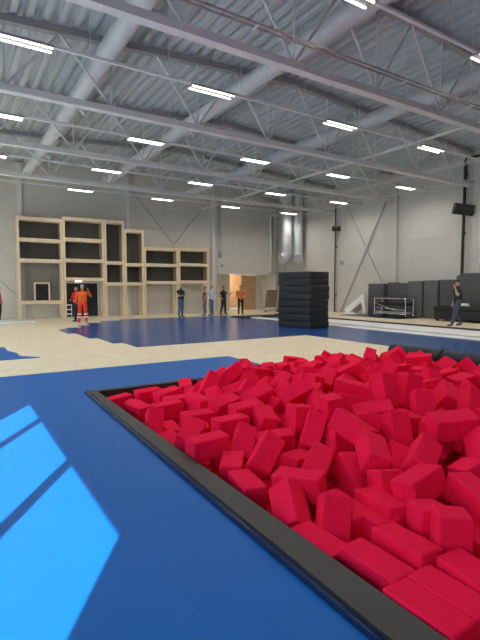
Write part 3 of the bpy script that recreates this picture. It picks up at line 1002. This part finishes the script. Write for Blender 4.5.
# leaning brown panel on a trolley near the corner
t = thing('panel_trolley', 'brown board leaning on a small trolley in the lobby corner', 'trolley', (18.05, 24.9, -0.012))
MB().obox((0.25, 0, 0.92), (0.9, 0.06, 1.2), Euler((math.radians(12), 0, 0)).to_matrix()).build('board', 'brown', t)
for k in range(4):
    MB().obox((-0.12 + 0.25 * k, -0.035, 0.92), (0.03, 0.05, 1.15), Euler((math.radians(12), 0, 0)).to_matrix()).build('batten', 'wood_side', t)
MB().bar((-0.35, 0.0, 0.10), (0.75, 0.0, 0.14), 0.3, 0.05).build('deck', 'steel_dark', t)
MB().tube((-0.32, 0, 0.1), (-0.18, 0, 1.45), 0.02, 6).build('handle', 'steel_dark', t)
for x in (-0.3, 0.65):
    MB().tube((x, -0.12, 0.06), (x, -0.08, 0.06), 0.06, 10).build('wheel', 'black', t)

# ================================================================== RIGHT WALL EQUIPMENT
# upright grey mats leaning along the wall
MATS = [(18.05, 16.95, 1.86, 20.18, 'grey_mat'), (16.9, 16.25, 1.92, 20.42, 'grey_mat'), (16.2, 15.38, 1.88, 20.26, 'grey_mat'), (15.33, 14.5, 1.97, 20.12, 'grey_mat2'), (14.45, 13.68, 2.0, 20.2, 'grey_mat2'), (13.62, 12.8, 2.02, 20.28, 'grey_mat')]
wh = ['leftmost by the white wedge', 'narrow and set back', 'behind the metal trolley', 'beside the metal trolley, paler', 'paler, beside the walker', 'behind the person holding a phone']
for (ya, yb, h, x, m), s in zip(MATS, wh):
    t = thing('upright_mat', 'thick grey mat standing upright along the right wall, ' + s, 'gym mat', (x, (ya + yb) / 2, 0.1), group='upright grey mats')
    MB().bevbox((-0.14, yb - (ya + yb) / 2, 0.0), (0.14, ya - (ya + yb) / 2, h - 0.1), 0.04, 3).build('cover', m, t)
    MB().bevbox((0.145, yb - (ya + yb) / 2 + 0.02, 0.0), (0.29, ya - (ya + yb) / 2 - 0.02, h - 0.14), 0.03, 2).build('folded_half', m, t)
    MB().path([(-0.14, 0.12, h * 0.55), (-0.165, 0.1, h * 0.55), (-0.165, -0.1, h * 0.55), (-0.14, -0.12, h * 0.55)], 0.012, 6).build('handle', 'black', t)
t = thing('mat_block', 'tall dark grey mat pile beside the speaker pole, higher than the others', 'gym mat', (20.17, 11.55, 0.1))
MB().bevbox((-0.3, -1.0, 0), (0.3, 1.05, 2.1), 0.05, 3).build('cover', 'grey_mat', t)
MB().bevbox((-0.28, -0.95, 2.105), (0.28, 0.9, 2.2), 0.03, 2).build('top_pad', 'grey_mat2', t)
tag(MB().obox((19.4, 11.9, 0.86), (0.22, 0.5, 0.05), Euler((0.1, 0, 0.2)).to_matrix()).obox((19.4, 11.9, 0.91), (0.2, 0.4, 0.05), Euler((0, 0, 0.5)).to_matrix()).build('folded_cloth', 'white'), 'small folded white cloth lying on the black bench', 'cloth')
t = thing('bench', 'low black padded bench in front of the dark grey mat pile', 'bench', (19.45, 11.9, 0.1))
MB().bevbox((-0.4, -1.4, 0.09), (0.4, 1.25, 0.5), 0.03, 2).build('box_body', 'black', t)
MB().bevbox((-0.42, -1.42, 0.505), (0.42, 1.27, 0.7), 0.04, 3).build('seat_pad', 'black', t)
for x in (-0.3, 0.3):
    for y in (-1.25, 1.1):
        MB().bevbox((x - 0.05, y - 0.05, 0), (x + 0.05, y + 0.05, 0.09), 0.005, 1).build('foot', 'black', t)

# metal trolley with folded bars
t = thing('trolley', 'silver metal trolley frame in front of the grey mats', 'trolley', (19.35, 15.7, 0.1))
y0, y1 = -0.98, 0.98
for x in (-0.3, 0.3):
    for y in (y0, y1):
        MB().tube((x, y, 0.09), (x, y, 1.0), 0.025, 8).build('leg', 'chrome', t)
        MB().tube((x - 0.02, y, 0.05), (x + 0.02, y, 0.05), 0.05, 12).build('wheel', 'black', t)
    MB().tube((x, y0, 0.98), (x, y1, 0.98), 0.03, 8).build('top_rail', 'chrome', t)
    MB().tube((x, y0, 0.2), (x, y1, 0.2), 0.022, 8).build('lower_rail', 'chrome', t)
for y in (y0, y1):
    MB().tube((-0.3, y, 0.98), (0.3, y, 0.98), 0.025, 8).build('cross_rail', 'chrome', t)
    MB().tube((-0.3, y, 0.2), (0.3, y, 0.2), 0.02, 8).build('cross_rail', 'chrome', t)
MB().tube((-0.3, y1, 0.75), (-0.3, y0 + 0.3, 0.28), 0.02, 8).build('diagonal_bar', 'chrome', t)
MB().tube((-0.3, y1 - 0.2, 0.5), (-0.3, y0, 0.4), 0.02, 8).build('diagonal_bar', 'chrome', t)
MB().box((-0.28, y0 + 0.05, 0.62), (0.28, y1 - 0.05, 0.78)).build('folded_net', 'black', t)
MB().box((-0.28, y0 + 0.05, 0.225), (0.28, y1 - 0.05, 0.30)).build('shelf', 'steel_dark', t)

# white A-shaped boards
t = thing('wedge', 'white boards propped into an A shape against the right wall', 'board', (20.0, 18.75, 0.1))
MB().bar((-0.1, 0.85, 0.12), (0.1, -0.30, 1.0), 0.08, 0.3).build('board', 'white', t)
MB().bar((-0.12, -0.62, 0.02), (0.02, -0.30, 1.1), 0.08, 0.3).build('board', 'white', t)
MB().bar((0.05, 0.35, 0.1), (0.15, -0.35, 0.6), 0.04, 0.3).build('inner_board', 'brown', t)
MB().bevbox((-0.3, -0.1, 0), (0.3, 1.15, 0.06), 0.01, 2).build('base_board', 'white', t)

# speakers on black poles
def pole(y, ztop, r, lab, arm=0.0):
    t = thing('speaker_pole', lab, 'pole', (XR - 0.2, y, 0.1))
    x = XR - 0.2
    if arm:
        MB().path([(x, y, 0.1), (x, y, ztop - 0.12), (x, y - 0.03, ztop - 0.04), (x, y - 0.12, ztop), (x, y - arm, ztop)], r, 10).build('tube', 'black', t, world=True)
    else:
        MB().tube((x, y, 0.1), (x, y, ztop), r, 10).build('tube', 'black', t, world=True)
    for z in (1.2, 4.2, 6.9):
        if z < ztop:
            MB().box((x, y - 0.04, z - 0.03), (XR - 0.036, y + 0.04, z + 0.03)).build('wall_bracket', 'black', t, world=True)
    return t
pole(12.75, 7.62, 0.07, 'thick black pole up the right wall beside the grey mat pile', 1.5)
pole(21.25, 6.75, 0.035, 'thin black pole up the right wall near the corner')
def speaker(loc, rz, w, h, d, lab):
    t = thing('loudspeaker', lab, 'loudspeaker', loc, rz)
    prof = [(-w / 2, d * 0.15), (-w * 0.5, d), (w * 0.5, d), (w / 2, d * 0.15), (w * 0.3, -d * 0.1), (-w * 0.3, -d * 0.1)]
    MB().prism(prof, 0, h).build('cabinet', 'black', t)
    g = MB().bevbox((-w / 2 + 0.03, d, 0.03), (w / 2 - 0.03, d + 0.02, h - 0.03), 0.008, 2).build('grille', 'black', t)
    MB().tube((-w * 0.2, d + 0.021, h / 2), (-w * 0.2, d + 0.03, h / 2), h * 0.32, 16).build('driver', 'black', t)
    MB().box((-0.05, -d * 0.1 - 0.22, h * 0.35), (0.05, -d * 0.1, h * 0.65)).build('bracket', 'black', t)
    return t
s1 = speaker((XR - 0.46, 12.76, 5.04), math.radians(108), 0.85, 0.5, 0.4, 'large black loudspeaker on the thick pole high on the wall')
s1.rotation_euler = (math.radians(-12), math.radians(-9), math.radians(140))
s2 = speaker((XR - 0.36, 21.07, 5.15), math.radians(150), 0.5, 0.26, 0.28, 'small black loudspeaker on the thin pole near the corner')
# white conduit with a socket on the right wall
t = thing('conduit', 'pale vertical conduit with a small box near the thin black pole', 'conduit', (XR - 0.06, 20.75, 3.2))
MB().tube((XR - 0.06, 20.75, 3.3), (XR - 0.06, 20.75, 6.5), 0.03, 8).build('pipe', 'tray', t, world=True)
MB().bevbox((XR - 0.15, 20.65, 3.1), (XR - 0.031, 20.9, 3.32), 0.02, 2).build('socket_box', 'steel_dark', t, world=True)
tag(MB().path([(XR - 0.2, 11.95, 0.1), (XR - 0.2, 11.95, 7.4)], 0.05, 8).build('downpipe', 'tray'), 'pale vertical pipe between the thick black pole and column', 'pipe')

# ================================================================== PEOPLE
def cloth(name, c):
    if name not in M:
        M[name] = mat(name, c, 0.85, noise=0.12, nscale=14, bump=0.2, bscale=30)
    return name
HAIR = {'dark': mat('dark_hair', (0.025, 0.018, 0.014), 0.7), 'grey': mat('grey_hair', (0.55, 0.54, 0.52), 0.7), 'brown': mat('brown_hair', (0.10, 0.06, 0.035), 0.7)}
M['shoe'] = mat('dark_shoe', (0.02, 0.018, 0.016), 0.5)
M['eye'] = mat('eye_dark', (0.02, 0.02, 0.02), 0.3)

def person(loc, face_deg, height, top, legs, label, hair='dark', sleeve='short', la=None, ra=None, ll=None, rl=None, lean=0.0, head_yaw=0.0, head_pitch=0.0, grip=0.5, shoe='shoe', bulk=1.15):
    """face_deg: world heading (0 = +X); la/ra: (elbow, wrist) offsets from the shoulder in body axes (x right, y front, z up); ll/rl: (knee, ankle)"""
    V, E, Rr, B, roots = [], [], [], [], []
    def v(p, r, par=None, tagm=None):
        V.append(Vector(p)); Rr.append(r if isinstance(r, tuple) else (r, r))
        i = len(V) - 1
        if par is None:
            roots.append(i)
        else:
            E.append((par, i)); B.append((par, i, tagm))
        return i
    k = bulk
    pel = v((0, 0, .95), (.155 * k, .115 * k))
    sp = v((0, lean * .3, 1.14), (.145 * k, .105 * k), pel, top)
    ch = v((0, lean * .7, 1.34), (.165 * k, .115 * k), sp, top)
    nb = v((0, lean, 1.47), (.075, .07), ch, top)
    hy = math.radians(head_yaw)
    fw = Vector((-math.sin(hy), math.cos(hy), math.sin(math.radians(head_pitch))))
    nk = v(Vector((0, lean + .005, 1.53)) , (.055, .055), nb, 'skin')
    h0 = v(Vector((0, lean, 1.585)) + fw * .022, (.066, .074), nk, 'skin')
    h1 = v(Vector((0, lean, 1.66)) + fw * .012, (.076, .092), h0, 'skin')
    h2 = v(Vector((0, lean, 1.715)) + fw * .002, (.068, .082), h1, 'skin')
    hands = []
    for s, arm in ((-1, la), (1, ra)):
        arm = arm or ((s * .04, -.02, -.28), (s * .03, .06, -.53))
        sh = v((s * .175 * k, lean * .9, 1.41), (.062, .06), ch, top)
        S0 = Vector((s * .19 * k, lean * .9, 1.40))
        eP, wP = S0 + Vector(arm[0]), S0 + Vector(arm[1])
        el = v(eP, .043 * k, sh, 'upper')
        fa = v(eP.lerp(wP, .35), .042 * k, el, 'fore')
        wr = v(wP, .027, fa, 'fore')
        d = (wP - eP).normalized()
        side = d.cross(Vector((0, 0, 1)))
        if side.length < .2:
            side = Vector((s, 0, 0))
        side = (side.normalized() + Vector((0, .4, 0))).normalized()
        side = (side - d * side.dot(d)).normalized()
        nrm = d.cross(side).normalized()
        pm = v(wP + d * .055, (.036, .024), wr, 'skin')
        pe = v(wP + d * .09, (.036, .02), pm, 'skin')
        for fi, ln in enumerate((.070, .078, .072, .056)):
            o = (fi - 1.5) * .019
            b0 = v(wP + d * .075 + side * o, .0088)
            b1 = v(wP + d * (.09 + ln * .5) + side * o * 1.1 + nrm * .012 * grip, .0085, b0, 'skin')
            v(wP + d * (.09 + ln * (1 - .25 * grip)) + side * o * 1.1 + nrm * .05 * grip, .0068, b1, 'skin')
        b0 = v(wP + d * .03 + side * -.022, .0105)
        b1 = v(wP + d * .06 + side * -.048 + nrm * .012, .0095, b0, 'skin')
        v(wP + d * .095 + side * -.055 + nrm * .022, .0078, b1, 'skin')
    for s, lg in ((-1, ll), (1, rl)):
        lg = lg or ((s * .11, .02, .50), (s * .12, -.02, .09))
        hp = v((s * .085 * k, 0, .88), (.098 * k, .1 * k), pel, legs)
        kn = v(lg[0], (.068 * k, .068 * k), hp, legs)
        K, A = Vector(lg[0]), Vector(lg[1])
        cf = v(K.lerp(A, .35) + Vector((0, -.02, 0)), (.064 * k, .064 * k), kn, legs)
        an = v(A, (.05 * k, .052 * k), cf, legs)
        he = v(A + Vector((0, -.02, -.05)), (.04, .038), an, shoe)
        ba = v(A + Vector((s * .015, .11, -.058)), (.044, .03), he, shoe)
        v(A + Vector((s * .02, .19, -.066)), (.034, .02), ba, shoe)
    me = bpy.data.meshes.new('person_skeleton')
    me.from_pydata(V, E, [])
    ob = bpy.data.objects.new('person_skeleton', me)
    C.objects.link(ob)
    sk = ob.modifiers.new('skin', 'SKIN')
    sk.use_smooth_shade = True
    for i, r in enumerate(Rr):
        me.skin_vertices[0].data[i].radius = r
        me.skin_vertices[0].data[i].use_root = i in roots
    ss = ob.modifiers.new('subdivide', 'SUBSURF')
    ss.levels = ss.render_levels = 1
    dg = bpy.context.evaluated_depsgraph_get()
    body = bpy.data.meshes.new_from_object(ob.evaluated_get(dg))
    bpy.data.objects.remove(ob)
    body.name = 'person'
    names = ['skin', top, legs, shoe]
    body.materials.clear()
    for nme in names:
        body.materials.append(M[nme])
    A_ = np.array([V[b[0]] for b in B]); B_ = np.array([V[b[1]] for b in B])
    rad = np.array([(sum(Rr[b[0]]) + sum(Rr[b[1]])) / 4 for b in B])
    for p in body.polygons:
        c = np.array(p.center)
        ab = B_ - A_
        t = np.clip(((c - A_) * ab).sum(1) / (ab ** 2).sum(1), 0, 1)
        dd = np.linalg.norm(A_ + ab * t[:, None] - c, axis=1) - rad
        q = int(dd.argmin())
        m = B[q][2]
        if m == 'upper':
            m = top if (sleeve == 'long' or t[q] < .6) else 'skin'
        elif m == 'fore':
            m = top if sleeve == 'long' else 'skin'
        if m == 'skin' and c[2] < 1.5 and abs(c[0]) < .11 and c[2] > 1.3 and B[q][1] == nb:
            m = top
        p.material_index = names.index(m)
        p.use_smooth = True
    o = bpy.data.objects.new('person', body)
    C.objects.link(o)
    sc = height / 1.79
    o.scale = (sc, sc, sc)
    o.location = loc
    o.rotation_euler = (0, 0, math.radians(face_deg - 90))
    tag(o, label, 'person')
    # head details: nose, ears, eyes and hair
    if legs == 'orange_red_trousers':
        for sgn in (-1, 1):
            for zz in (.24, .38):
                MB().tube((sgn * .145, -.035, zz), (sgn * .143, -.035, zz + .05), .10, 12, caps=False).build('reflective_band', 'white', o)
    rz = Matrix.Rotation(hy, 4, 'Z')
    base = Matrix.Translation((0, lean, 0)) @ rz
    def ell(name, c, r, m, nseg=12, cut=None):
        bm = bmesh.new()
        bmesh.ops.create_uvsphere(bm, u_segments=nseg, v_segments=max(6, nseg // 2 + 2), radius=1)
        if cut:
            bmesh.ops.delete(bm, geom=[x for x in bm.verts if cut(x.co)], context='VERTS')
        bm.transform(Matrix.LocRotScale(Vector(c), None, Vector(r)))
        bm.transform(base)
        mm = bpy.data.meshes.new(name)
        bm.to_mesh(mm); bm.free()
        mm.materials.append(M[m] if isinstance(m, str) else m)
        for pp in mm.polygons:
            pp.use_smooth = True
        return child(name, mm, o)
    ell('hair', (0, -.012, 1.695), (.086, .104, .098), HAIR[hair], 16, lambda q: q.z < -.15 - .0 * q.y or (q.y > .35 and q.z < .45))
    ell('nose', (0, .108, 1.635), (.013, .02, .022), 'skin', 8)
    for s in (-1, 1):
        ell('ear', (s * .078, .005, 1.645), (.012, .02, .032), 'skin', 8)
        ell('eye', (s * .03, .092, 1.662), (.012, .008, .008), 'eye', 8)
    ell('mouth', (0, .096, 1.598), (.024, .006, .006), cloth('lip', (.4, .14, .12)), 8)
    return o

cloth('red_jacket', (0.62, 0.02, 0.03)); cloth('dark_trousers', (0.018, 0.018, 0.022)); cloth('orange_vest', (0.80, 0.13, 0.02))
cloth('orange_red_trousers', (0.78, 0.045, 0.03)); cloth('black_shirt', (0.016, 0.016, 0.018)); cloth('jeans', (0.09, 0.15, 0.25))
cloth('maroon_shirt', (0.30, 0.03, 0.06)); cloth('pale_shirt', (0.55, 0.62, 0.70)); cloth('orange_shirt', (0.62, 0.17, 0.05))
cloth('navy_tee', (0.012, 0.012, 0.025)); cloth('grey_jeans', (0.075, 0.085, 0.13))
LW = (-12, 0)
person((1.95, 24.75, -.012), -20, 1.78, 'red_jacket', 'dark_trousers', 'person in red jacket and dark trousers at the white boards, hands on hips', sleeve='long', ra=((.16, -.12, -.22), (.02, .06, -.40)), la=((-.16, -.12, -.22), (-.02, .06, -.40)))
person((5.25, 22.15, -.012), 78, 1.80, 'orange_vest', 'orange_red_trousers', 'person in orange vest and red work trousers, seen from behind, hand raised to head', hair='grey', sleeve='long', ra=((.17, .10, -.20), (.05, .16, .10)), la=((-.06, .04, -.28), (-.02, .20, -.42)), shoe='dark_trousers', bulk=1.22, ll=((-.13, .02, .50), (-.15, -.02, .09)), rl=((.13, .02, .50), (.15, -.02, .09)))
person((5.18, 23.05, -.012), 210, 1.74, 'red_jacket', 'dark_trousers', 'person in red half hidden behind the orange vest', sleeve='long', ra=((.06, .06, -.28), (-.05, .22, -.30)), la=((-.06, .05, -.28), (.02, .22, -.34)), bulk=1.1)
person((10.85, 23.3, 0), -70, 1.84, 'black_shirt', 'jeans', 'person in black top and jeans standing apart, arms folded', hair='grey', ra=((.05, .06, -.27), (-.14, .19, -.22)), la=((-.05, .06, -.27), (.14, .19, -.25)))
person((12.72, 24.0, -.012), 160, 1.72, 'maroon_shirt', 'jeans', 'person in maroon shirt and jeans beside the pale shirt', hair='brown', ra=((.04, .05, -.28), (-.02, .22, -.32)), ll=((-.13, .03, .50), (-.17, .0, .09)))
person((12.95, 23.55, -.012), 118, 1.76, 'pale_shirt', 'jeans', 'person in pale shirt and jeans pointing with outstretched arm', hair='brown', sleeve='long', la=((-.27, .06, .03), (-.52, .12, .10)), ra=((.08, -.03, -.28), (.05, .1, -.46)), grip=.2)
person((14.05, 24.05, -.012), -65, 1.78, 'black_shirt', 'dark_trousers', 'person all in black beside the lobby opening, one hand out', la=((-.12, .14, -.18), (-.16, .38, -.06)), ra=((.16, -.1, -.22), (.03, .05, -.38)), ll=((-.13, .04, .50), (-.16, .03, .09)), rl=((.15, .0, .50), (.22, -.06, .09)))
person((15.0, 23.6, -.012), -110, 1.80, 'orange_shirt', 'dark_trousers', 'person in orange shirt and black trousers before the warm lit doorway', hair='brown', sleeve='long', ra=((.07, .04, -.28), (-.06, .2, -.30)), la=((-.07, .04, -.28), (.06, .2, -.34)))
pm = person((17.22, 10.83, 0.10), 150, 1.84, 'navy_tee', 'grey_jeans', 'person in dark tee and jeans walking by the black bench, hand raised to face', hair='dark', la=((-.07, .16, -.22), (.06, .20, .07)), ra=((.06, -.04, -.28), (.03, .05, -.53)), ll=((-.10, .16, .52), (-.11, .26, .09)), rl=((.10, .02, .51), (.11, -.22, .10)), head_pitch=-14, bulk=1.28)
